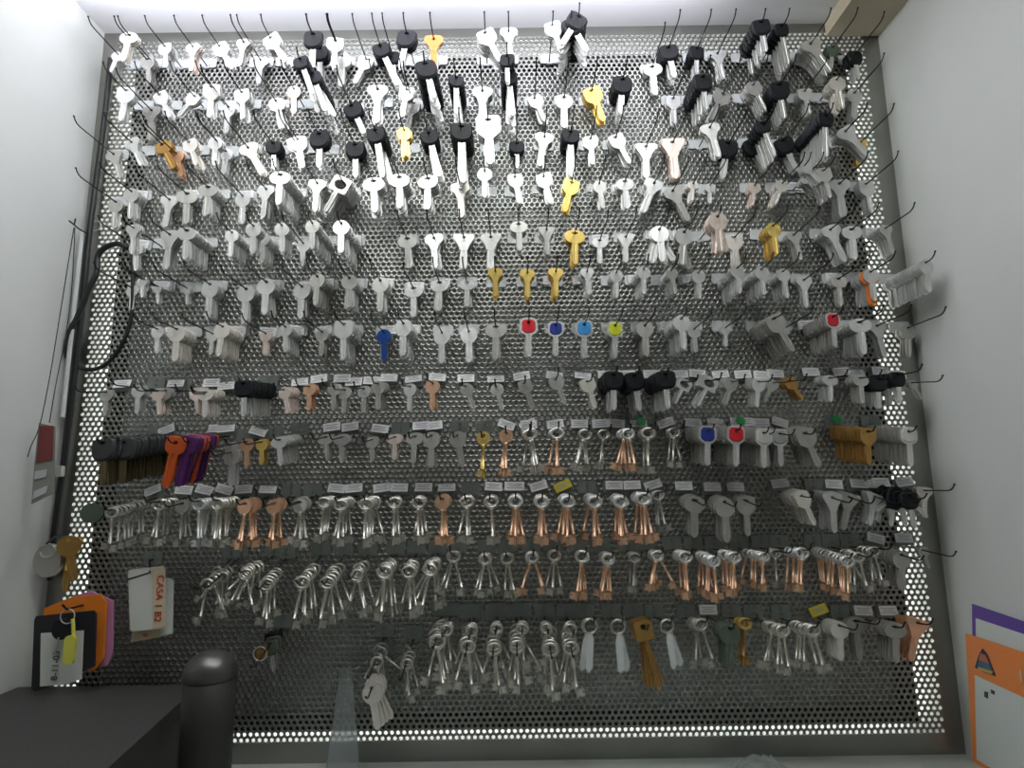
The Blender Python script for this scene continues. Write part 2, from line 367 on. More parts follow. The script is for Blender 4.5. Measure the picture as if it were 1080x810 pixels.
# ------------------------------------------------------------------ what hangs where
# x y (top of the key in 4x crop pixels of a tile) type colour length tilt count [depth in mm] [fan angle]
TILE={'A1':(60,0),'A2':(300,0),'A3':(540,0),'A4':(760,0),'B1':(60,170),'B2':(300,170),'B3':(540,170),'B4':(760,170),
      'C1':(60,330),'C2':(300,330),'C3':(540,330),'C4':(760,330),'D1':(60,490),'D2':(300,490),'D3':(540,490),'D4':(760,490),
      'E2':(200,610),'E3':(420,610),'E4':(620,610),'E5':(810,610)}
DATA={
1:{'A1':"310 135 O sp 130 -12 2;262 220 R s 90 -22 4;380 240 S sd 110 5 5;455 185 S s 105 6 4;575 185 T cp 115 -3 3;680 185 S s 125 30 2;790 165 T sd 115 -8 3;895 150 S s 140 32 4;860 240 T s 120 -4 2",
   'A2':"125 137 B k 145 -4 1;150 200 B k 130 0 2;215 160 S s 130 -2 3;245 220 R s 140 -3 3;352 240 S s 130 -25 2;400 190 B k 185 25 3;455 222 B k 110 5 1;522 135 B k 150 -12 2;630 150 T o 140 0 2;840 128 S s 150 28 6;945 118 T s 130 3 3",
   'A3':"165 95 S s 135 20 2;288 66 B k 150 -32 8;240 82 B k 160 28 4;590 268 O s 130 6 4;655 195 B k 140 12 4;778 200 B k 115 0 4;865 212 T s 130 10 4",
   'A4':"165 88 B k 135 10 6;250 105 B k 165 14 5;370 170 T s 165 32 8;470 195 B gk 90 0 4;562 220 B k 115 8 8"},
2:{'A1':"295 368 S s 147 -8 3;430 390 S s 115 25 3;590 398 S s 120 -42 2;655 355 S s 140 -5 2;400 450 T sd 140 -3 2;725 438 R s 125 -5 2;780 378 S s 125 3 4;920 412 R s 132 15 3;1000 362 R cp 115 0 2",
   'A2':"65 245 B k 170 20 6;115 308 B k 175 20 9;280 440 B k 140 25 2;395 360 T s 155 -3 3;520 368 S s 125 -12 2;545 425 S sd 125 -12 2;590 262 B k 160 15 9;725 322 B k 165 0 7;835 368 T s 150 0 4;940 232 B k 110 0 2;945 308 B k 175 6 9",
   'A3':"90 405 S s 120 24 5;220 395 R s 145 0 4;330 370 S g 150 22 4;465 328 B k 150 -2 4;678 405 S s 122 3 3;800 318 B k 145 8 8;895 385 S s 140 -25 4;1010 348 S s 130 25 5",
   'A4':"240 350 B k 150 12 5;350 375 S s 110 12 4;487 322 R sp 137 10 5;565 378 R s 130 -3 3"},
3:{'A1':"310 588 T s 125 25 2;235 638 T s 122 18 2;440 598 O br 120 25 3;500 636 R c 118 15 2;555 590 S sp 120 20 3;670 576 R s 122 -3 3;715 626 R s 115 -5 2;800 610 T sp 140 28 3;915 598 B k 115 0 4;1015 577 S s 135 10 2",
   'A2':"40 580 S s 135 15 3;150 556 B k 155 0 2;300 602 B k 145 0 3;385 542 B k 205 8 8;505 536 R g 122 0 4;605 555 B k 195 15 4;745 525 B k 240 2 6;858 488 S s 205 3 4;980 598 B k 115 0 3",
   'A3':"140 562 T s 140 -10 4;245 550 B k 195 2 8;330 575 S s 120 5 3;430 568 S s 140 28 4;565 605 V s 150 0 3;675 585 V cp 170 5 5;830 522 T s 150 15 3;910 595 B k 160 -8 5",
   'A4':"125 588 B k 150 25 4;170 515 B k 165 20 4;255 585 B k 150 25 4;440 480 B k 185 0 16;515 540 T s 165 40 4;590 590 S g 105 -5 3"},
4:{'B1':"250 158 R s 125 -5 2;315 113 R s 130 -2 5;478 148 T s 130 -10 3;550 122 O s 140 -3 3;640 95 O s 135 -6 14;785 132 R s 132 -2 2;885 103 T s 140 -5 6;943 42 O s 142 -3 20",
   'B2':"140 78 T s 135 -5 8;255 68 D s 165 -32 9;375 68 O s 150 3 5;485 52 O s 143 0 8;605 58 O s 143 0 6;740 92 T sp 145 3 3;845 27 R s 125 0 2;970 55 S s 125 10 4",
   'B3':"130 53 S s 130 15 4;255 78 S g 140 -14 3;365 82 R s 115 10 4;475 72 O s 125 5 4;605 78 T s 145 -20 5;670 110 T sd 160 28 3;765 85 O sp 85 -5 4;835 93 R s 85 0 2",
   'B4':"145 93 S cp 95 -8 6;265 82 R sp 110 -22 6;345 10 R s 110 45 3;350 60 O s 95 40 4;430 28 S s 130 14 5;500 78 T s 155 5 4;610 83 S s 142 10 6"},
5:{'B1':"325 268 T s 124 -3 2;335 342 R s 118 -2 3;480 292 T s 160 -8 4;550 278 O s 135 -5 18;740 288 R s 118 -3 12;830 258 R s 130 -3 4;870 298 R s 130 -3 10;950 258 R s 125 0 6;1040 333 R s 112 -2 2",
   'B2':"118 248 R s 122 0 18;240 248 R s 142 0 16;517 312 O s 135 3 4;630 308 T s 150 3 4;757 308 V s 148 0 4;870 308 V s 145 2 5;987 252 O s 125 3 5",
   'B3':"145 278 V s 115 3 5;265 288 O g 148 0 4;370 322 O s 110 0 3;480 308 V s 118 0 4;620 272 R s 155 5 6 - 16;727 282 R s 155 -3 7 - 16;865 216 H cp 165 5 8 - 12;935 308 S sp 142 5 3",
   'B4':"220 258 R g 137 5 6;305 298 T s 125 14 10;455 272 T s 165 25 12;550 272 O s 142 8 6;690 272 T s 120 20 8"},
6:{'B1':"320 523 R s 108 0 1;360 488 R s 86 0 2;425 518 R s 82 0 2;550 528 R s 76 0 2;648 502 R s 162 -4 12;800 522 R s 158 -3 8;885 493 R s 155 -3 12;1035 513 R s 150 -2 10",
   'B2':"140 472 R sd 138 -2 12;275 478 R s 137 -2 12;405 488 R s 147 0 9;545 522 O s 133 0 3;655 498 O s 132 -2 4;770 498 O s 112 0 3;890 452 T g 118 0 5;1025 457 T g 118 0 5",
   'B3':"185 452 T g 120 0 5;315 453 T s 112 5 6;440 457 R s 118 0 6;555 442 R s 120 0 9;670 448 R s 112 8 8;785 457 R s 123 3 2;950 437 R s 120 5 14;1050 443 R s 122 5 12",
   'B4':"260 452 R s 124 10 7;350 487 T s 132 3 3;495 482 O s 128 5 5;630 452 R s 138 8 8;862 412 R s 140 10 22 92"},
7:{'C1':"425 55 R s 115 -2 2;507 52 R sp 150 -4 10;658 76 R s 102 -4 3;702 42 R sp 142 -8 14;882 76 R cp 100 -4 10;965 46 R s 118 0 12",
   'C2':"160 68 R sd 112 -3 8;250 32 S s 165 0 10;420 68 R bl 132 0 5;502 28 H s 155 0 10;665 68 R s 145 0 3;777 62 H s 148 2 4;892 42 O s 155 0 5;1030 23 C rd 162 0 3",
   'C3':"185 38 C nv 142 0 3;305 33 C lb 155 0 3;435 38 C yl 148 0 4;560 37 H sd 145 3 8;712 8 R s 148 5 12;767 56 R s 112 3 2;900 53 R s 88 0 2",
   'C4':"215 10 S sd 175 32 20;278 52 R s 90 -18 4;470 2 C rd 142 6 12;585 22 O s 155 6 10;655 38 T s 155 12 8;790 48 R sd 135 0 12"},
8:{'C1':"210 322 R sd 110 -2 2;345 302 R s 122 -3 3;425 318 R cp 112 6 4;465 315 R sd 122 -18 3;580 318 S cp 108 10 5;625 322 O sp 118 0 8;656 330 R sp 112 2 3;790 285 B k 150 0 14;955 312 R cp 112 12 8;1065 298 R c 112 0 4",
   'C2':"210 297 R s 112 -2 4;255 312 R sd 112 -2 3;335 307 R s 112 0 4;395 286 R sd 122 0 8;530 297 R s 118 0 2;625 282 R c 128 0 3;760 297 R s 118 20 2;890 297 R sd 120 14 3;1008 285 S sd 125 18 3",
   'C3':"180 268 S s 125 20 4;315 277 S sp 130 16 5;428 248 B k 162 0 9;510 252 B k 162 10 7;645 246 B k 160 4 12;738 280 D s 118 -28 3;845 272 D s 135 -28 6;930 278 S s 112 -15 5;1042 278 S s 118 -5 6",
   'C4':"228 285 S s 100 -26 4;285 278 S br 108 34 5;462 262 O s 112 0 6;590 262 O s 118 3 5;662 268 B k 135 3 5;742 250 B k 130 5 4;800 285 R sd 95 32 2"},
9:{'C1':"200 532 B dk 195 0 12 118;285 530 B dk 190 -2 10 100;510 524 P op 220 -14 2 112;560 522 P pu 215 -14 12 108;733 545 R s 100 0 3;738 570 R s 160 0 3;800 530 R c 120 0 2;865 532 R g 108 0 3;935 522 O s 122 5 12",
   'C2':"172 512 O sd 110 6 3;240 512 O s 115 0 4;370 522 R sd 105 0 4;465 512 O cp 108 0 4;550 507 O sd 128 -2 5;620 502 R sd 150 0 4;725 502 R sd 148 10 4;840 500 N g 190 0 2;935 490 N c 195 0 4;1030 492 M s 190 9 3",
   'C3':"75 488 M s 190 12 3;190 483 M cs 200 0 5;315 492 M s 182 -16 5;390 492 M s 172 -8 2;485 488 M cs 185 13 6;575 483 M s 197 0 4;685 483 M s 172 -3 3;825 478 C nv 165 0 10;945 478 C rd 168 0 12;1060 488 C wc 165 0 12",
   'C4':"180 488 C wc 160 6 8;247 492 C gr 155 3 6;350 492 S sd 170 22 10;620 485 S br 155 3 26 85;790 483 C wc 162 3 14"},
10:{'D1':"235 180 M sd 190 -3 9 95;435 145 M s 200 -5 5;530 148 N sd 195 -2 4;600 143 M sp 205 0 6;680 140 M s 215 -7 7;795 147 N c 208 -3 6;915 147 N c 203 -2 5;1025 137 N sd 208 0 4",
   'D2':"65 142 N sp 205 0 4;170 137 M s 195 -7 5;240 147 M s 202 -5 6;345 142 M s 210 -3 8;465 137 M s 202 -2 4;565 137 M s 200 0 5;665 127 N c 208 0 6;770 132 M s 205 0 5;870 132 M s 208 3 5;975 130 M cs 210 0 6",
   'D3':"15 128 M cs 212 0 6;125 132 M cs 210 0 6;235 132 M cs 210 0 6;350 132 M cs 212 0 6;460 132 M cs 208 0 6;555 117 M cs 220 3 6;612 108 M sd 180 12 3;770 132 O sd 175 0 5;895 137 R sd 190 2 6;985 135 S sd 165 3 4",
   'D4':"335 118 S sp 150 24 9;470 122 V s 165 3 5;545 122 V sd 155 -10 3;652 122 V s 135 -14 3;735 125 B k 135 -10 4 - 30;790 118 B k 150 10 8 - 45;860 95 T sp 125 0 3"},
11:{'D1':"640 480 M s 200 -12 5 - 14;700 450 M s 195 -3 3;790 440 M s 190 12 7 95 20;885 480 M s 210 0 5;1040 470 M s 225 -12 6",
   'D2':"185 472 M s 220 -10 6 - 14;300 442 M s 205 14 5 - 16;425 425 M s 240 -4 6 - 10;525 425 M s 225 2 5;620 418 M s 220 -12 6 - 18;710 365 M s 195 14 4 - 14;850 378 M s 185 -10 5 - 12;935 373 M s 195 12 3;1050 370 M cs 190 -18 4 - 14",
   'D3':"180 360 M s 195 -3 3 - 14;300 362 M cs 212 -8 4;410 375 M cs 198 -10 5;520 372 M sd 172 -3 4;620 365 M cs 175 -14 6 - 14;730 365 M cs 205 3 5;850 385 M cs 195 3 8;940 368 M cs 192 -4 7",
   'D4':"185 370 M cs 165 -4 8;230 355 M sd 165 2 3;345 350 M cs 190 -3 6;535 385 M cs 190 0 11;575 370 M s 180 16 5;640 345 M s 180 16 4;760 362 R sd 170 4 6;850 352 S sd 90 20 2"},
12:{'E2':"340 262 B gk 130 8 2;785 330 M sd 200 10 5 50 26;765 440 R sp 200 8 7 70 12;915 338 M sd 190 4 4 50 26",
   'E3':"160 235 M s 255 8 6 60 16;205 195 M s 200 -8 3;290 260 M s 230 6 5 60 14;310 200 M s 190 -2 3;400 270 M s 225 8 6 60 14;415 190 M s 190 0 3;500 260 M s 225 2 6 60 14;520 190 M s 190 4 3;640 270 M s 250 3 6 60 12;625 190 M s 180 0 3;725 265 M s 240 8 5 60 14;725 190 M s 190 2 3;812 168 W w 230 -2 2 60 15;925 172 W w 230 4 2 60 7",
   'E4':"225 172 Q br 300 14 10 70 4;330 172 W w 215 9 2 70 14;470 170 M sd 215 18 5;600 190 R gk 190 0 7 85;665 165 M g 200 -3 4",
   'E5':"58 195 M s 220 10 7 95;185 195 M s 215 15 7 95;300 180 R wc 165 2 6;370 160 O sd 180 4 3;535 185 O sd 170 2 7 80;635 170 V c 180 -12 5 70"},
}
ROWY={1:(66,57),2:(110,101),3:(158,148),4:(205,195),5:(256,244),6:(301,290),7:(349,341),8:(405,394),9:(455,446),10:(520,511),11:(583,570),12:(643,646)}
ROWN={1:'top',2:'second',3:'third',4:'fourth',5:'fifth',6:'sixth',7:'seventh',8:'eighth',9:'ninth',10:'tenth',11:'eleventh',12:'bottom'}
def row_y(r,px): a,b=ROWY[r]; return a+(b-a)*(px-150)/800
ENT=[]
for r,tiles in DATA.items():
    for t,s in tiles.items():
        for e in s.split(';'):
            q=e.split()
            ox,oy=TILE[t]
            if q[2]=='B' and q[3]=='k' and float(q[4])>=165: q[2]='b'
            ENT.append(dict(row=r,px=ox+float(q[0])/4,py=oy+float(q[1])/4,typ=q[2],col=q[3],L=float(q[4])/4,tilt=float(q[5]),n=int(q[6]),
                            s=(float(q[7])/1000 if len(q)>7 and q[7]!='-' else None), fan=(float(q[8]) if len(q)>8 else None)))
ENT.sort(key=lambda e:(e['row'],e['px']))

# ------------------------------------------------------------------ wording
SHAPE={'b':'long plastic-headed','R':'round-headed','O':'oval-headed','S':'square-headed','T':'clover-headed','V':'triangle-headed','H':'hexagon-headed','D':'open-framed','Q':'thin-bladed square-headed',
       'M':'ring-bowed lever','N':'disc-bowed lever','B':'plastic-headed','C':'capped','P':'all-plastic','W':'flat plate'}
CNAME={'s':'silver','sd':'dull grey','sp':'pale silver','g':'gold','br':'bronze','c':'copper','cp':'pinkish','o':'orange','bl':'blue','k':'black','dk':'dark grey','gk':'murky green',
       'op':'orange','pu':'purple','nv':'navy-blue','lb':'light-blue','rd':'red','yl':'yellow','gr':'grey','wc':'off-white','w':'white','cs':'copper-shanked','sk':'steel'}
ORD='first second third fourth fifth sixth seventh eighth ninth tenth eleventh twelfth thirteenth fourteenth fifteenth sixteenth seventeenth eighteenth nineteenth twentieth'.split()
from collections import Counter, defaultdict
for e in ENT:
    e['kindw']=f"{CNAME[e['col']]} {SHAPE[e['typ']]}"
    e['lean']='leaning right' if e['tilt']>=12 else ('leaning left' if e['tilt']<=-12 else 'hanging straight')
rowc=Counter((e['row'],e['kindw']) for e in ENT); rowl=Counter((e['row'],e['kindw'],e['lean']) for e in ENT)
byrow=defaultdict(list)
for e in ENT: byrow[e['row']].append(e)
for r,L in byrow.items():
    seen=Counter()
    for i,e in enumerate(L):
        k=e['kindw']; rn=ROWN[r]
        seen[k]+=1
        if rowc[(r,k)]==1: e['lab']=f"{k} key, {rn} row"; e['anchor']=True
        elif rowl[(r,k,e['lean'])]==1 and e['lean']!='hanging straight': e['lab']=f"{k} key {e['lean']}, {rn} row"
        else: e['lab']=None
        e['ordl']=f"{ORD[seen[k]-1]} {k} key from left, {rn} row"
    for i,e in enumerate(L):
        if e['lab'] is None:
            a=L[i-1] if i>0 else None; b=L[i+1] if i+1<len(L) else None
            if a is not None and a.get('anchor'): e['lab']=f"{e['kindw']} key just right of {a['kindw']} one, {ROWN[r]} row"
            elif b is not None and b.get('anchor'): e['lab']=f"{e['kindw']} key just left of {b['kindw']} one, {ROWN[r]} row"
            else: e['lab']=e['ordl']
cl=Counter(e['lab'] for e in ENT)
for e in ENT:
    if cl[e['lab']]>1: e['lab']=e['ordl']

# ------------------------------------------------------------------ hooks and keys
HOOK_L=.100
def wire_mesh(L):
    mb=MB()
    pts=[(0,.004,0),(0,-.01,0),(0,-L*.5,0),(0,-L+.010,0),(0,-L+.004,.0012),(0,-L,.004),(0,-L-.003,.008)]
    mb.tube(pts,.00095,6)
    mb.lathe([(0,.0013),(.0014,.0007),(.0014,-.0007),(0,-.0013)],6)
    n=len(mb.v)
    for i in range(n-24,n):
        x,y,z=mb.v[i]; mb.v[i]=(x,y-L-.003,z+.008)
    return mb.mesh('wire',['black_wire'])
WIRE={}
def wire_for(L):
    k=round(L,2)
    if k not in WIRE: WIRE[k]=wire_mesh(k)
    return WIRE[k]
mb=MB(); mb.plate(rrect(.031,.016,.003),-.0012,.0,0); mb.box((-.004,-.0022,-.010),(.004,0,-.004),0); PLATE_PALE=mb.mesh('back_plate',['holder_plastic'])
mb=MB(); mb.plate(rrect(.027,.018,.001),-.0012,.0,0)
for x in (-.004,.004):
    mb.plate(ellipse(.0014,.0014,-.003,8),-.0022,-.0012,0); mb.plate(ellipse(.0014,.0014,.004,8),-.0022,-.0012,0)
PLATE_DARK=mb.mesh('back_plate',['holder_steel'])
def label_mesh(paper):
    mb=MB(); mb.box((-.0125,-.0004,-.0065),(.0125,0,.0065),0)
    for z,w in ((.003,.018),(.0003,.014),(-.0026,.019)): mb.box((-w/2,-.0006,z-.0006),(w/2,-.0004,z+.0006),1)
    return mb.mesh('price_label',[paper,'label_ink'])
LABEL={'w':label_mesh('label_paper'),'y':label_mesh('yellow_paper')}

stackers=[]           # (rank, kind, typ, col, matrix, label, group)
def key_matrix(p, tilt, L, yaw, pit):
    return Matrix.Translation(p) @ Euler((pit,-tilt,yaw),'XYZ').to_matrix().to_4x4() @ Matrix.Scale(L,4)
nplate=0
for idx,e in enumerate(ENT):
    rnd=random.Random(idx*13+5)
    r=e['row']; px,py=e['px'],e['py']; n=e['n']
    topf=TOPF.get(e['typ'],.11)
    # hole pixel
    ta=math.radians(e['tilt'])
    hx=px+math.sin(ta)*topf*e['L']; hy=py+math.cos(ta)*topf*e['L']
    by=row_y(r,px)+6
    s=e['s']
    if s is None:
        if r<=7:
            zb=on_y(px,by).z-ZF; zk=on_y(hx,hy).z-ZF
            s=D*(1-zb/zk) if abs(zk)>.05 else .04
            s=max(.012+.0012*min(n,8),min(.092,s))
        elif e['typ'] in 'MN': s=min(.09,.022+.009*n)
        else: s=min(.085,.03+.0045*n)
    P0=on_y(hx,hy,s); P1=on_y(px+math.sin(ta)*e['L'],py+math.cos(ta)*e['L'],s)
    d=P1-P0; L=d.length/(1-topf)
    tilt=math.atan2(d.x,-d.z)
    B=Vector((P0.x,0,P0.z))
    if r>=8:
        zrow=on_y(px,by).z
        lim=(.14 if r<=10 else .3)*s
        B.z=max(P0.z-lim,min(P0.z+lim,zrow))
    dirv=(P0-B).normalized()
    hl=max(HOOK_L,s+.014)
    # the hook
    root=empty('peg_hook',B)
    tag(root,f"black wire hook holding {e['lab'] if len(e['lab'].split())<=12 else e['ordl']}",'hook',f"peg hooks in the {ROWN[r]} row")
    w=link('wire',wire_for(hl),root)
    w.rotation_mode='QUATERNION'; w.rotation_quaternion=Vector((0,-1,0)).rotation_difference(dirv)
    dark=r>=8
    pl=link('back_plate',PLATE_DARK if dark else PLATE_PALE,root,(rnd.uniform(-.001,.001),-.0004-.0013*(nplate%3),.010 if dark else .006)); nplate+=1
    pl.rotation_euler=(0,rnd.uniform(-.05,.05),0)
    lab=None
    if 4<=r<=10 and rnd.random()<(.45 if r<8 else .78): lab='w'
    if r in (11,12) and px>930: lab='w'
    if r==10 and abs(px-594)<8: lab='y'
    if r==12 and abs(px-885)<9: lab='y'
    if r==12 and abs(px-770)<9: lab='w'
    if lab:
        lb=link('price_label',LABEL[lab],pl,(rnd.uniform(-.003,.003),-.0056-pl.location.y,.002 if dark else .001)); lb.rotation_euler=(rnd.uniform(-.08,.0) if r<8 else rnd.uniform(-.42,-.25),rnd.uniform(-.12,.12) if r<9 else rnd.uniform(-.4,.4)*(1 if rnd.random()<.4 else .2),0)
        if lab=='y': lb['label']='yellow price label'
    e['plate']=pl
    # front key
    e['mcol']=e['col']
    if e['col']=='s' and e['typ'] not in 'MN': e['mcol']=rnd.choice(['s','s','s1','s2'])
    kind=MAIN.get(e['typ'],'house_key')
    grp={'house_key':'flat metal keys','car_key':'plastic-headed keys','lever_key':'long-shank lever keys','capped_key':'colour-capped keys','plastic_key':'all-plastic keys','plate_key':'plate keys'}[kind]+f" in the {ROWN[r]} row"
    yaw=rnd.uniform(-.16,.16); pit=rnd.uniform(-.08,.05)
    k=empty(kind,P0); k.rotation_euler=(pit,-tilt,yaw); k.scale=(L,L,L)
    tag(k,e['lab'],CATG[kind],grp)
    flip=-1 if (e['typ'] in 'MN' and rnd.random()<.45) else 1
    for nm,me in part_meshes(e['typ'],e['mcol']):
        c=link(nm,me,k)
        if flip<0: c.rotation_euler=(0,0,PI)
        if nm=='colour_cap': c['label']=f"{CNAME[e['col']]} cap"
    # the ones behind it
    if n>1:
        thick={'B':.0078,'C':.0042,'M':.007,'N':.005,'P':.004,'W':.006,'b':.0075}.get(e['typ'],.0026)
        fan=math.radians(e['fan'] if e['fan'] is not None else (7 if e['typ'] in 'MN' else 2.5))
        nn=n if e['typ'] in 'BbMNWP' or e['fan'] is not None else int(n*1.6)
        avail=s-.009
        step=min(thick*(1.25 if e['typ'] not in 'MN' else 1.15),avail/max(1,nn-1))
        if step<thick*.75:
            nn=max(2,int(avail/(thick*.75))+1); step=avail/max(1,nn-1) if nn>1 else 0
        ccol=e['col']; ctyp=e['typ']
        if ctyp=='C' and n>4: ctyp,ccol='S','sd'
        if ctyp=='R' and ccol=='bl': ccol='sk'
        for i in range(1,nn):
            f=step*i/max(s,1e-4)
            if f>=.97: break
            pos=P0.lerp(B,f)
            fa=rnd.gauss(0,fan)
            sg=1 if rnd.random()<.5 else -1
            yw=rnd.uniform(-.12,.12)+(PI if (ctyp in 'MN' and sg<0) else 0)
            if ctyp in 'MN': yw+=rnd.uniform(-.6,.6)
            c2=ccol
            if ctyp=='P' and rnd.random()<.1 and e['col']=='pu': c2='op'
            if ccol=='o': c2='s'
            if r==6 and 905<px<930 and i<=2: c2='o'
            M=key_matrix(pos,(tilt*(1 if ctyp not in 'MN' else .6))+fa,L*rnd.uniform(.97,1.02)*(1.12 if c2=='o' and ccol=='s' else 1),yw,rnd.uniform(-.03,.03))
            kk=MAIN.get(ctyp,'house_key')
            stackers.append((i,-n,kk,ctyp,c2,M,e['lab'] if len(e['lab'].split())<=11 else e['ordl'],grp,r))

mb=MB(); mb.plate(smooth_poly([(.0065,.005),(-.006,.0055),(-.007,-.004),(.002,-.0062),(.0068,-.004)],1),-.0008,0); GREEN=mb.mesh('green_sticker',['green_tape'])
for r_,gx,dx in ((9,688,0),(9,807,0),(9,889,0),(2,681,.012)):
    e=min(byrow[r_],key=lambda q:abs(q['px']-gx)); g=link('green_sticker',GREEN,e['plate'],(dx,-.0075,.004)); g.rotation_euler=(-.3,.2,0); g['label']='bright green sticker'

CAP={'house_key':300,'car_key':300,'lever_key':300,'capped_key':300,'plastic_key':300,'plate_key':300}
cnt=Counter(MAIN.get(e['typ'],'house_key') for e in ENT)
stackers.sort(key=lambda q:(q[0],q[1]))
bulk=defaultdict(list)
G2={'house_key':'flat metal keys','car_key':'plastic-headed keys','lever_key':'long-shank lever keys','capped_key':'colour-capped keys','plastic_key':'all-plastic keys','plate_key':'plate keys'}
for i,nn,kk,t,c,M,lab,grp,r in stackers:
    if cnt[kk]<CAP[kk]:
        cnt[kk]+=1
        o=link(kk,whole(t,c)[2]); o.matrix_world=M
        o.location,o.rotation_euler,o.scale=M.to_translation(),M.to_euler(),M.to_scale()
        cw='' if c=='cs' else CNAME[c]+' '
        tag(o,f"{CNAME[c]} key stacked behind {lab}",CATG[kk],G2[kk]+f" in the {ROWN[r]} row")
    else: bulk[kk].append((t,c,M))
for kk,L in bulk.items():
    vs=[];loops=[];starts=[];tot=[];mi=[];sm=[];mats=[];off=0;lo=0
    for t,c,M in L:
        mbk,ms,_=whole(t,c)
        key=('np',t,c)
        if key not in cache:
            cache[key]=(np.array(mbk.v,dtype=np.float64), np.concatenate([np.array(f) for f in mbk.f]), np.array([len(f) for f in mbk.f]), np.array(mbk.m), np.array(mbk.sm))
        V,FL,FN,FM,FS=cache[key]
        A=np.array(M)
        vs.append(V@A[:3,:3].T+A[:3,3]); loops.append(FL+off); tot.append(FN); sm.append(FS)
        mp=[]
        for m in ms:
            if m not in mats: mats.append(m)
            mp.append(mats.index(m))
        mi.append(np.array(mp)[FM]); off+=len(V)
    V=np.concatenate(vs); LP=np.concatenate(loops); TN=np.concatenate(tot)
    me=bpy.data.meshes.new(kk)
    me.vertices.add(len(V)); me.vertices.foreach_set('co',V.astype(np.float32).ravel())
    me.loops.add(len(LP)); me.loops.foreach_set('vertex_index',LP.astype(np.int32))
    me.polygons.add(len(TN)); st=np.concatenate([[0],np.cumsum(TN)[:-1]])
    me.polygons.foreach_set('loop_start',st.astype(np.int32))
    for m in mats: me.materials.append(MATS[m])
    me.polygons.foreach_set('material_index',np.concatenate(mi).astype(np.int32))
    me.update(calc_edges=True); me.validate()
    me.polygons.foreach_set('use_smooth',np.concatenate(sm)) if len(me.polygons)==len(TN) else None
    o=link(kk,me)
    nm={'house_key':'rest of the flat metal keys packed behind the front ones on the hooks','lever_key':'rest of the long lever keys hanging behind the front ones'}.get(kk,'rest of the keys packed behind the front ones')
    tag(o,nm,'keys',kind='stuff')

# ------------------------------------------------------------------ the perforated board
XL0,XL1=on_y(121,38).x, on_y(50,640).x
XR0,XR1=on_y(911,25).x, on_y(1002,690).x
XL=(on_y(95,220).x+on_y(57,520).x+on_y(72,400).x)/3
XR=(on_y(948,200).x+on_y(972,400).x+on_y(1002,690).x)/3
ZT=(on_y(122,38).z+on_y(540,27).z+on_y(911,24).z)/3
ZB=(on_y(250,806).z+on_y(620,803).z+on_y(1002,794).z)/3
print('board', XL,XR,ZT,ZB, XL0,XL1,XR0,XR1)
PIT=.00846; RP=PIT*math.sqrt(3)/2; HR=.0027
MRG=.026                                   # plain margin
x0,x1=XL+MRG,XR-MRG; z0,z1=ZB+.030,ZT-.016
nc=int((x1-x0)/PIT); nr=int((z1-z0)/RP)
x1=x0+nc*PIT; z1=z0+nr*RP
NA=12
ang=np.array([PI/6*k for k in range(NA)])
hexr=[]
for k in range(NA):
    a=ang[k]; m=(a-PI/6)%(PI/3)-PI/6   # pointy-top hexagon: flats at 0,60..
    m=((a+PI/6)%(PI/3))-PI/6
    hexr.append((PIT/2)/math.cos(m))
hexr=np.array(hexr)
outer=np.stack([hexr*np.cos(ang),np.zeros(NA),hexr*np.sin(ang)],1)
inn=np.stack([HR*np.cos(ang),np.zeros(NA),HR*np.sin(ang)],1)
back=inn+np.array([0,.0014,0])
cell=np.concatenate([outer,inn,back])
cf=[]
for k in range(NA):
    k2=(k+1)%NA
    cf.append((k,k2,NA+k2,NA+k)); cf.append((NA+k,NA+k2,2*NA+k2,2*NA+k))
cf=np.array(cf)
cent=[];solid=[]
for j in range(nr+1):
    odd=j%2
    for i in range(nc+1-odd):
        cent.append((x0+PIT*(i+.5*odd),0,z0+RP*j))
    if odd: solid += [(x0-PIT/2,0,z0+RP*j),(x1+PIT/2,0,z0+RP*j)]
cent=np.array(cent); nC=len(cent)
V=(cell[None]+cent[:,None])
EX0,EX1,EZ0,EZ1=x0-.0029,x1+.0029,z0-.0028,z1+.0028
V[:,:NA,0]=np.clip(V[:,:NA,0],EX0,EX1); V[:,:NA,2]=np.clip(V[:,:NA,2],EZ0,EZ1)
V=V.reshape(-1,3)
Fq=(cf[None]+(np.arange(nC)*len(cell))[:,None,None]).reshape(-1,4)
sol=np.array(solid); Vs=(outer[None]+sol[:,None]).reshape(-1,3); Vs[:,0]=np.clip(Vs[:,0],EX0,EX1); Vs[:,2]=np.clip(Vs[:,2],EZ0,EZ1)
me=bpy.data.meshes.new('perforated_sheet')
extra_v=[];extra_f=[]
def quad(xa,xb,za,zb):
    o=len(extra_v); extra_v.extend([(xa,0,za),(xb,0,za),(xb,0,zb),(xa,0,zb)]); extra_f.append((o,o+1,o+2,o+3))
quad(XL,EX0,ZB,ZT); quad(EX1,XR,ZB,ZT); quad(EX0,EX1,ZB,EZ0); quad(EX0,EX1,EZ1,ZT)
nv=len(V); AV=np.concatenate([V,Vs,np.array(extra_v)])
loops=[Fq.ravel()]; tots=[np.full(len(Fq),4)]
sf=(np.arange(NA)[None]+(np.arange(len(sol))*NA)[:,None]+nv); loops.append(sf.ravel()); tots.append(np.full(len(sol),NA))
ef=np.array(extra_f)+nv+len(Vs); loops.append(ef.ravel()); tots.append(np.full(len(ef),4))
LP=np.concatenate(loops); TN=np.concatenate(tots)
me.vertices.add(len(AV)); me.vertices.foreach_set('co',AV.astype(np.float32).ravel())
me.loops.add(len(LP)); me.loops.foreach_set('vertex_index',LP.astype(np.int32))
me.polygons.add(len(TN)); me.polygons.foreach_set('loop_start',np.concatenate([[0],np.cumsum(TN)[:-1]]).astype(np.int32))
me.materials.append(MATS['board_steel']); me.update(calc_edges=True)
GAP=.022
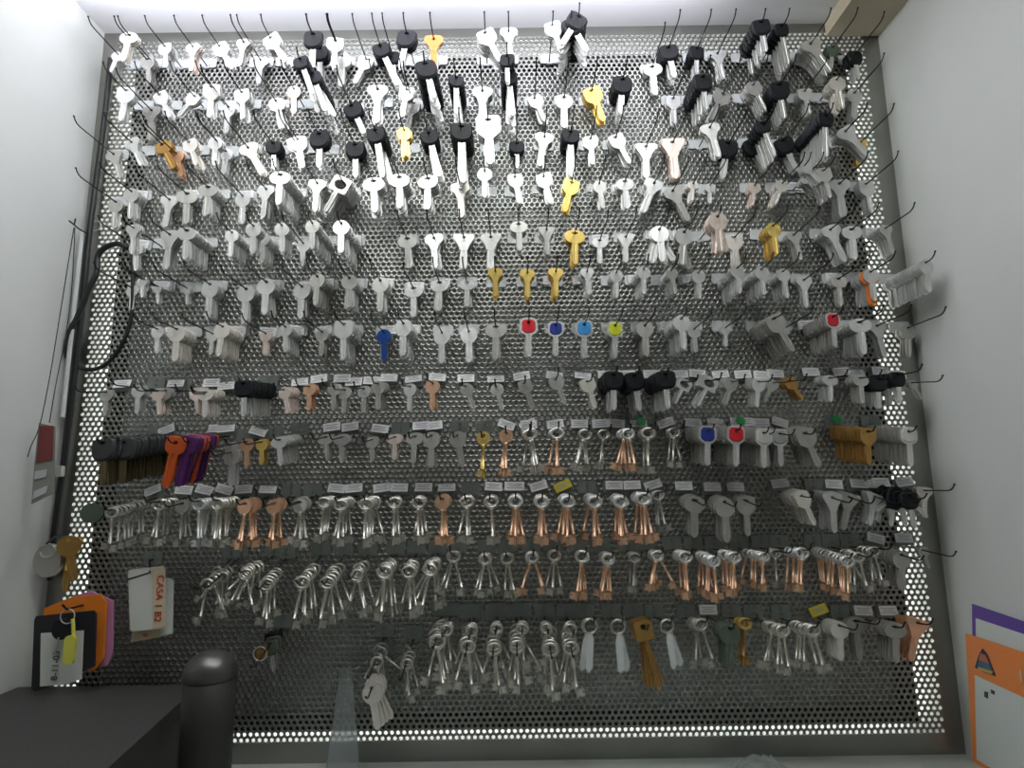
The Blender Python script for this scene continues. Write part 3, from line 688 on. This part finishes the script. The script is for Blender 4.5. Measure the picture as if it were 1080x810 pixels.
board=empty('pegboard',((XL+XR)/2,0,ZB))
tag(board,'large perforated steel board covering the niche behind all the hooks','pegboard')
sh=link('perforated_sheet',me,board); sh.location=-board.location
# steel tube frame behind the sheet, set in from its edges
mb=MB(); fx0,fx1,fz0,fz1=x0+3.6*PIT,x1-3.6*PIT,z0+1.45*RP,z1-4.5*RP
y0,y1=.0018,GAP-.001; tw=.016
for lo,hi in (((fx0,y0,fz0),(fx0+tw,y1,fz1)),((fx1-tw,y0,fz0),(fx1,y1,fz1)),((fx0+tw,y0,fz0),(fx1-tw,y1,fz0+tw)),((fx0+tw,y0,fz1-tw),(fx1-tw,y1,fz1))): mb.box(lo,hi)
fr=link('tube_frame',mb.mesh('tube_frame',['frame_black']),board); fr.location=-board.location

# ------------------------------------------------------------------ the niche: walls, ceiling, worktop
def struct(name,mb,m):
    o=link(name,mb.mesh(name,[m])); o['kind']='structure'; return o
WXL=XL; WXR=XR
YB=GAP; YF=-2.6
mb=MB(); mb.box((WXL-.1,YB,0),(WXR+.1,YB+.1,ZT)); struct('wall_back',mb,'wall_back')
mb=MB(); mb.box((WXL-.1,YF,0),(WXL,YB,ZT)); struct('wall_left',mb,'wall_paint')
mb=MB(); mb.box((WXR,YF,0),(WXR+.1,YB,ZT)); struct('wall_right',mb,'wall_paint')
CZ=ZT
mb=MB(); mb.box((WXL-.1,YF,CZ),(WXR+.1,YB+.1,CZ+.08)); struct('ceiling',mb,'ceiling_paint')
mb=MB(); mb.box((WXL-.1,YF,-.05),(WXR+.1,YB+.1,0)); struct('floor',mb,'floor_tile')
wt=MB(); WZ=ZB; wt.box((WXL+.0005,-.62,WZ-.03),(WXR-.0005,YB-.0005,WZ)); wt_o=struct('trim_1',wt,'worktop_laminate')
wt_o.name='worktop'; wt_o['kind']='thing'; tag(wt_o,'pale grey-green worktop running along the foot of the perforated board','worktop')
mb=MB(); mb.box((WXL+.0005,-.60,0),(WXR-.0005,-.58,WZ-.03)); c=link('front_panel',mb.mesh('front_panel',['worktop_laminate']),wt_o)
# boxed-in beam at the ceiling on the right
a=on_y(868,18); b=on_y(913,25)
mb=MB(); mb.box((a.x,-.75,CZ-.026),(WXR,-.002,CZ)); bx=struct('trim_1',mb,'cream_wood')

# ------------------------------------------------------------------ things on the left
def strand(name,pts,r,m,label,cat,s=None,n=8,parent=None):
    mb=MB(); P=[on_y(p[0],p[1],p[2] if len(p)>2 else .006) for p in pts]
    Q=[]
    for i in range(len(P)-1):                     # Catmull-Rom
        p0=P[max(i-1,0)];p1=P[i];p2=P[i+1];p3=P[min(i+2,len(P)-1)]
        for k in range(6):
            t=k/6
            Q.append(.5*((2*p1)+(p2-p0)*t+(2*p0-5*p1+4*p2-p3)*t*t+(3*p1-p0-3*p2+p3)*t**3))
    Q.append(P[-1]); mb.tube(Q,r,n)
    o=link(name,mb.mesh(name,[m]),parent)
    if parent is None: tag(o,label,cat)
    return o
strand('cable',[(117,62,.01),(112,110,.01),(107,150,.01),(101,195,.01),(95,240,.012),(90,290,.012),(84,350,.012),(76,420,.012),(67,490,.012),(62,525,.012),(57,565,.012),(53,612,.012)],.0042,'cable_black','thick black cable running down the left edge of the perforated board','cable')
strand('cable',[(135,262,.012),(124,257,.014),(110,262,.014),(103,272,.014),(102,288,.016),(94,305,.018),(84,330,.018),(76,345,.02),(70,365,.02),(72,378,.016)],.0042,'cable_black','black cable looping in from the fifth row to the left edge','cable')
strand('cable',[(139,268,.012),(140,285,.014),(140,320,.016),(136,345,.018),(127,366,.018),(112,384,.016),(97,390,.014),(84,388,.010)],.0030,'cable_black','thin black cable in a wide loop hanging at left of the sixth and seventh rows','cable')
p=on_y(62,497,.017); mb=MB(); mb.plate(rrect(.012,.016,.002),-.004,.004); o=link('cable_clip',mb.mesh('cable_clip',['nickel_dull'])); o.location=p
tag(o,'small grey clip on the black cable at the left edge','clip')
p0=on_y(87,243,.02); p1=on_y(66,440,.02)
mb=MB(); mb.tube([p0,p0.lerp(p1,.5),p1],.0032,10); o=link('conduit',mb.mesh('conduit',['conduit_white'])); tag(o,'slim white conduit beside the black cable on the left edge','conduit')
# bare hook with strings and a dangling tag
hp=on_y(86,243,.030)
root=empty('string_hook',hp); tag(root,'bare forked black hook at the left edge holding two strings','hook')
mb=MB(); 
f1=on_y(73,233,.062)-hp; f2=on_y(76,236,.035)-hp
mb.tube([(0,.011,0),(0,-.006,0),tuple(f1*.6),tuple(f1)],.0012,6); mb.tube([tuple(f1*.6),tuple(f1*.6+Vector((.004,-.004,.008)))],.001,6)
link('wire',mb.mesh('wire',['black_wire']),root)
mb=MB(); c=on_y(101,238,.004)-hp; mb.tube([(c.x+.008*math.cos(a*PI/8),c.y,c.z+.008*math.sin(a*PI/8)) for a in range(16)],.0007,5,closed=True); link('ring',mb.mesh('ring',['nickel']),root)
strand('string',[(78,240,.055),(70,290,.06),(62,340,.066),(52,400,.075),(42,448,.082),(33,470,.088),(29,482,.09)],.0007,'string_dark','long dark string slanting down the left wall edge to a knot','string',n=5)
strand('string',[(79,240,.05),(76,300,.055),(70,350,.062),(60,400,.07),(52,446,.078)],.0007,'string_dark','dark string hanging straighter beside the slanting one','string',n=5)
# dangling printed tag
tl=on_y(42,447,.03)
def card(name,corners,s,th,m,parent=None):
    mb=MB(); P=[on_y(x,y,s) for x,y in corners]; n=len(P)
    v=P+[p+Vector((0,th,0)) for p in P]
    mb.add(v,[tuple(range(n))[::-1],tuple(range(n,2*n))]+[(i,(i+1)%n,n+(i+1)%n,n+i) for i in range(n)],0)
    return link(name,mb.mesh(name,[m]),parent)
tg=card('hanging_tag',[(41,446),(58,450),(57,520),(33,532),(36,490)],.078,.0012,'card_grey'); tag(tg,'faded red and grey printed tag dangling by string at the left edge','tag')
card('red_panel',[(42,449),(56,449),(55,485),(38,488)],.0795,.0012,'card_red',tg)
card('dark_stripe',[(37,497),(49,495),(48,503),(36,506)],.0795,.0012,'label_ink',tg)
card('dark_stripe',[(36,518),(50,512),(48,520),(34,527)],.0795,.0012,'label_ink',tg)
# round metal lock disc with ring, gold keys
c=on_y(52,588,.04)
root=empty('lock_disc',c); tag(root,'round dull metal lock disc on a ring at the lower left edge','lock')
mb=MB(); mb.plate(ellipse(.019,.022,-.004,28),-.004,.004); link('disc',mb.mesh('disc',['nickel_dull']),root)
mb=MB(); mb.tube([(.0115*math.cos(a*PI/10)+.001,-.006-.002*math.sin(a),.010+.0085*math.sin(a*PI/10)) for a in range(20)],.0009,6,closed=True); link('ring',mb.mesh('ring',['nickel']),root)
mb=MB(); mb.tube([(-.004,.035,.026),(-.003,.01,.027),(-.001,-.006,.019)],.0015,6); link('hook_wire',mb.mesh('hook_wire',['black_wire']),root)
for i,(px,py,L,ti,ty) in enumerate(((72,566,47,6,'R'),(79,566,36,-14,'T'),(73,572,52,-4,'R'))):
    P0=on_y(px,py+4,.05-.006*i); P1=on_y(px+L*math.sin(math.radians(ti)),py+L,.05-.006*i)
    k=empty('house_key',P0); LL=(P1-P0).length/.9; k.scale=(LL,)*3; k.rotation_euler=(0,-math.atan2(P1.x-P0.x,-(P1.z-P0.z)),.3-.3*i)
    tag(k,['round-headed bronze key in front of the bunch at the lower left edge','short clover-headed gold key on the bunch at the lower left edge','longest bronze key at the back of the lower left bunch'][i],'key','gold keys at the lower left edge')
    for nm,me in part_meshes(ty,'br' if i!=1 else 'g'): link(nm,me,k)
# pale green disc
c=on_y(97,541,.004); mb=MB(); mb.plate(ellipse(.017,.014,0,28),-.0012,.0012); o=link('paper_disc',mb.mesh('paper_disc',['green_plastic'])); o.location=c; tag(o,'murky green round disc stuck on the board left of the tenth row','disc')

# card holder bundle, lower left
def hung(name,corners,s,th,m,label,cat):
    o=card(name,corners,s,th,m); tag(o,label,cat); return o
hung('felt_sheet',[(75,630),(95,623),(119,634),(118,690),(113,702),(70,712),(52,640)],.055,.003,'felt_pink','pink sheet rearmost of the three hanging cards at lower left','card')
hung('felt_sheet',[(46,642),(75,630),(106,627),(112,636),(109,695),(100,707),(60,706),(48,690)],.062,.003,'felt_orange','bright orange sheet between the pink sheet and black-framed card','card')
fr=card('framed_card',[(38,650),(98,644),(101,648),(99,703),(60,722),(37,729),(33,727),(36,654)],.075,.003,'frame_card_black'); tag(fr,'black-framed card with white paper hanging in front of an orange sheet','card')
card('paper',[(43,668),(88,665),(86,716),(70,722),(42,724)],.0762,.001,'card_white',fr)
def textobj(name,cu):
    t=bpy.data.objects.new(name+'_curve',cu); COL.objects.link(t)
    bpy.context.view_layer.update()
    me=bpy.data.meshes.new_from_object(t.evaluated_get(bpy.context.evaluated_depsgraph_get()))
    bpy.data.objects.remove(t); o=bpy.data.objects.new(name,me); COL.objects.link(o); me.name=name; return o
def text(body,px,py,s,hpx,rot,m,parent,name='writing'):
    cu=bpy.data.curves.new(name,'FONT'); cu.body=body; cu.align_x='CENTER'; cu.align_y='CENTER'; cu.extrude=.0002
    sc=(on_y(px,py-hpx/2,s)-on_y(px,py+hpx/2,s)).length/.7
    cu.size=sc; cu.materials.append(MATS[m])
    o=textobj(name,cu)
    o.rotation_euler=(PI/2,rot,0); p=on_y(px,py,s); o.parent=parent; o.location=p-(parent.location if parent else Vector()); return o
text('8-11-03',58.5,702,.0772,7,-PI/2,'dark_ink',fr)
# ring with yellow tag and black fob
c=on_y(72,648,.088)
root=empty('key_fob',c); tag(root,'yellow key tag and black fob on a wire ring before the black-framed card','key tag')
mb=MB(); mb.tube([(.009*math.cos(a*PI/10),-.001,.009*math.sin(a*PI/10)-.002) for a in range(20)],.0008,6,closed=True); link('ring',mb.mesh('ring',['nickel']),root)
mb=MB(); 
p0=on_y(79,652,.088)-c; p1=on_y(80,672,.088)-c; p2=on_y(73,698,.088)-c
mb.tube([(p0.x,-.004,p0.z),(p0.x+.002,-.005,p0.z-.006),(p1.x,-.004,p1.z)],.0022,8)
mb.plate(rrect(.014,.034,.005,(p1.x+p2.x)/2,(p1.z+p2.z)/2+.001),-.007,-.003); link('yellow_tag',mb.mesh('yellow_tag',['yellow_tag']),root)
mb=MB(); q=on_y(65,664,.088)-c; mb.plate(ellipse(.0125,.0125,0,20),-.004,.004,0,Matrix.Translation((q.x,.003,q.z))); link('black_fob',mb.mesh('black_fob',['black_plastic']),root)
mb=MB(); q0=on_y(63,672,.088)-c; q1=on_y(58,690,.088)-c; mb.tube([(q0.x,-.002,q0.z),((q0.x+q1.x)/2+.002,-.002,(q0.z+q1.z)/2),(q1.x,-.002,q1.z)],.0012,6); link('thin_key',mb.mesh('thin_key',['nickel_dull']),root)
mb=MB(); mb.tube([(0,.087,.004),(0,.04,.006),(0,-.004,.007),(0,-.012,.014)],.0014,6); link('hook_wire',mb.mesh('hook_wire',['black_wire']),root)
# white card with red writing
wc=card('sign_card',[(135,603),(136,601),(172,597),(174,599),(175,661),(173,663),(139,666),(137,664)],.045,.0012,'card_white'); tag(wc,'white card with cream strip reading CASA 1 B2 hung on a wire','sign')
card('cream_strip',[(160,599),(174,598.5),(175,661),(161,663)],.0456,.0005,'card_cream',wc)
text('CASA 1 B2',167.5,631,.0462,7.5,PI/2,'red_ink',wc)
w2=card('sign_card',[(140,660),(138,677),(158,674),(182,668),(183,612),(176,609),(150,612)],.038,.0012,'card_white'); tag(w2,'second white card mostly hidden behind the CASA card','sign')
card('cream_strip',[(139.5,662),(139.5,677),(169,672),(169,660)],.0386,.0005,'card_cream',w2)
text('F',152,670,.0394,6,PI/2,'red_ink',w2)
root=empty('peg_hook',on_y(162,590,0)); tag(root,'black wire hook holding the CASA card','hook')
hp=root.location; e0=on_y(158,604,.05)-hp; e1=on_y(136,611,.10)-hp
mb=MB(); mb.tube([(0,.004,0),(0,-.01,0),tuple(e0),tuple(e1)],.00125,6); link('wire',mb.mesh('wire',['black_wire']),root)
link('back_plate',PLATE_DARK,root,(0,-.0004,.002))
# lock cylinder lower left
c=on_y(284,683,.02); root=empty('lock_cylinder',c); tag(root,'small dull brass lock cylinder on a hook below the eleventh row at left','lock')
mb=MB(); Mx=Matrix.Rotation(PI/2,4,'X')
mb.lathe([(0,.03),(.008,.03),(.0085,.028),(.0085,-.012),(.0075,-.015),(0,-.015)],20); 
for i,v in enumerate(mb.v): mb.v[i]=tuple(Mx@Vector(v))
link('barrel',mb.mesh('barrel',['bronze']),root)
mb=MB(); mb.tube([(.0088*math.cos(a*PI/10),-.031,.0088*math.sin(a*PI/10)) for a in range(20)],.0012,6,closed=True); link('rim',mb.mesh('rim',['nickel']),root)
mb=MB(); mb.box((-.006,-.004,.007),(.012,.017,.018)); link('bracket',mb.mesh('bracket',['black_plastic']),root)

# ------------------------------------------------------------------ bottom: machine housing, canister, strip, bag
MZ=WZ+.115
def onz(px,py): return on_z(px,py,MZ)
A_=onz(60,724); B_=onz(193,720); C_=onz(193,738); E_=onz(117,807)
print('machine',A_,B_,C_,E_)
dirv=(E_-C_).normalized()
fr_=C_+dirv*.30
bl=Vector((WXL+.004,A_.y,MZ)); br=Vector((C_.x,A_.y,MZ)); 
top=[bl,Vector((C_.x,A_.y,MZ)),C_,fr_,Vector((WXL+.004,fr_.y,MZ))]
root=empty('machine_housing',Vector(((bl.x+C_.x)/2,(bl.y+fr_.y)/2,WZ))); tag(root,'low dark grey machine housing standing in the lower left corner','machine')
def prism(poly,za,zb,name,m):
    mb=MB(); n=len(poly); v=[Vector((p.x,p.y,za)) for p in poly]+[Vector((p.x,p.y,zb)) for p in poly]
    mb.add([p-root.location for p in v],[tuple(range(n)),tuple(range(2*n-1,n-1,-1))]+[(i,n+i,n+(i+1)%n,(i+1)%n) for i in range(n)],0)
    return link(name,mb.mesh(name,[m]),root)
prism(top,MZ-.012,MZ,'cover','machine_grey')
cen=sum((p for p in top),Vector())/5
prism([p.lerp(cen,.035) for p in top],WZ,MZ-.012,'body','machine_grey')
# canister
cs=.16
cb=on_y(219,760,cs); rx=(on_y(246,740,cs)-on_y(193,740,cs)).length/2
zt=on_y(220,688,cs).z; zr=on_y(220,714,cs).z
root=empty('canister',Vector((cb.x,-cs,WZ))); tag(root,'dark cylindrical canister with a shiny domed cap beside the machine housing','canister')
hh=zr-WZ
mb=MB(); mb.lathe([(0,0),(rx*.9,0),(rx*.95,.01),(rx*.97,hh*.6),(rx,hh),(rx*.9,hh+.001),(0,hh+.001)],40); link('body',mb.mesh('body',['canister_body']),root)
mb=MB(); dh=zt-zr
prof=[(rx*1.02,hh),(rx*1.03,hh+.003)]+[(rx*1.03*math.cos(a*PI/20),hh+.004+dh*math.sin(a*PI/20)*.95) for a in range(0,11)]
mb.lathe(prof,40); link('domed_cap',mb.mesh('domed_cap',['canister_lid']),root)
# translucent strip
st=MB(); P=[on_y(359,705,.03),on_y(371,706,.03),on_y(382,800,.11),on_y(340,802,.11)]
P[2].z=P[3].z=WZ+.0005
v=P+[p+Vector((0,.003,0.0)) for p in P]
st.add(v,[(3,2,1,0),(4,5,6,7)]+[(i,(i+1)%4,4+(i+1)%4,4+i) for i in range(4)],0)
o=link('plastic_strip',st.mesh('plastic_strip',['clear_strip'])); tag(o,'tall tapering translucent plastic strip leaning under the bottom hooks','plastic strip')
# clear bag lying at the foot of the board
bg=MB(); c=on_y(803,800,.05); N=12; v=[];f=[]
rr=random.Random(3)
for i in range(N+1):
    for j in range(N+1):
        u,w_=i/N-.5,j/N-.5
        v.append((c.x+u*.075,-.05+w_*.06,WZ+.001+.022*max(0,(1-(2*u)**2)*(1-(2*w_)**2))*rr.uniform(.5,1.2)))
for i in range(N):
    for j in range(N): a=i*(N+1)+j; f.append((a,a+N+1,a+N+2,a+1))
bg.add(v,f,0); o=link('plastic_bag',bg.mesh('plastic_bag',['clear_bag'])); tag(o,'crumpled clear plastic bag on the worktop at right of centre','plastic bag')
sd=o.modifiers.new('thickness','SOLIDIFY'); sd.thickness=.0006

# ------------------------------------------------------------------ posters on the right wall
def wallcard(name,corners,off,th,m,parent=None):
    mb=MB(); P=[on_x(x,y,WXR-off) for x,y in corners]; n=len(P)
    v=P+[p+Vector((th,0,0)) for p in P]
    mb.add(v,[tuple(range(n)),tuple(range(2*n-1,n-1,-1))]+[(i,n+i,n+(i+1)%n,(i+1)%n) for i in range(n)],0)
    return link(name,mb.mesh(name,[m]),parent)
pp=wallcard('notice',[(1025,637),(1110,666),(1110,800),(1027,770)],.003,.0015,'poster_purple'); tag(pp,'purple-bordered white notice behind the orange one on the right wall','notice')
wallcard('paper',[(1029,652),(1110,679),(1110,798),(1030,765)],.0036,.0005,'poster_white',pp)
po=wallcard('notice',[(1018,668),(1110,698),(1110,850),(1026,806)],.007,.0015,'poster_orange'); tag(po,'orange notice with a triangular emblem in front on the right wall','notice')
wallcard('paper',[(1028,712),(1110,750),(1110,850),(1030,801)],.0076,.0005,'poster_white',po)
em=wallcard('emblem',[(1036,684),(1041,690),(1050,713),(1037,709),(1028,704),(1032,691)],.0078,.0006,'dark_ink',po)
for cs_,m,of in (([(1033,696),(1043,700),(1046,707),(1031,702)],'emblem_blue',.0084),([(1034,689),(1039,691),(1043,700),(1032,696)],'emblem_red',.0084),([(1031,703),(1047,708),(1046,711),(1032,707)],'emblem_tan',.0084)):
    wallcard('emblem_band',cs_,of,.0005,m,em)
wallcard('small_mark',[(1038,729),(1042,730),(1042,737),(1038,735)],.0079,.0004,'dark_ink',po)
wallcard('small_mark',[(1045,727),(1049,729),(1049,733),(1045,731)],.0079,.0004,'dark_ink',po)
def wtext(body,px,py,size,m,parent):
    cu=bpy.data.curves.new('writing','FONT'); cu.body=body; cu.size=size; cu.extrude=.0002; cu.materials.append(MATS[m])
    o=textobj('writing',cu); o.parent=parent
    o.rotation_euler=(PI/2,0,-PI/2); o.location=on_x(px,py,WXR-.0082); return o
wtext('10',1074,718,.02,'poster_white',po)

# ------------------------------------------------------------------ light
wd=bpy.data.worlds.new('world'); SC.world=wd; wd.use_nodes=True
wd.node_tree.nodes['Background'].inputs['Color'].default_value=(.93,1.0,.92,1)
wd.node_tree.nodes['Background'].inputs['Strength'].default_value=.108
def area(name,loc,rot,sx,sy,pw,col):
    l=bpy.data.lights.new(name,'AREA'); l.shape='RECTANGLE'; l.size=sx; l.size_y=sy; l.energy=pw; l.color=col
    o=bpy.data.objects.new(name,l); COL.objects.link(o); o.location=loc; o.rotation_euler=rot; return o
# LED tube under the ceiling, just out of frame, and its spill on the ceiling
area('ceiling_lamp',(-.12,-.48,CZ-.012),(math.radians(42),0,0),.85,.04,4.0,(.96,1.0,.97))
area('ceiling_glow',(-.16,-.15,CZ-.05),(PI,0,0),.95,.03,3.4,(.86,.86,1.0))
# LED strip running behind the rim of the board
HL=(fz1-fz0); ym=GAP/2
area('rim_light',(fx1+.002,ym,(fz0+fz1)/2),(0,-PI/2,0),HL,.012,.36,(.95,1,.94))
area('rim_light',(fx0-.002,ym,(fz0+fz1)/2),(0,PI/2,0),HL,.012,.34,(.95,1,.94))
area('rim_light',((fx0+fx1)/2,ym,fz0-.002),(0,0,0),fx1-fx0,.012,.24,(.95,1,.94))
area('rim_light',((fx0+fx1)/2,ym,fz1+.002),(PI,0,0),fx1-fx0,.012,.22,(.95,1,.98))
SC.view_settings.view_transform='Standard'; SC.view_settings.look='None'; SC.view_settings.gamma=1; SC.view_settings.use_curve_mapping=False
SC.view_settings.exposure=0.0
print('counts',dict(cnt),'stack',len(stackers),{k:len(v) for k,v in bulk.items()},'entries',len(ENT), 'holes',nC)
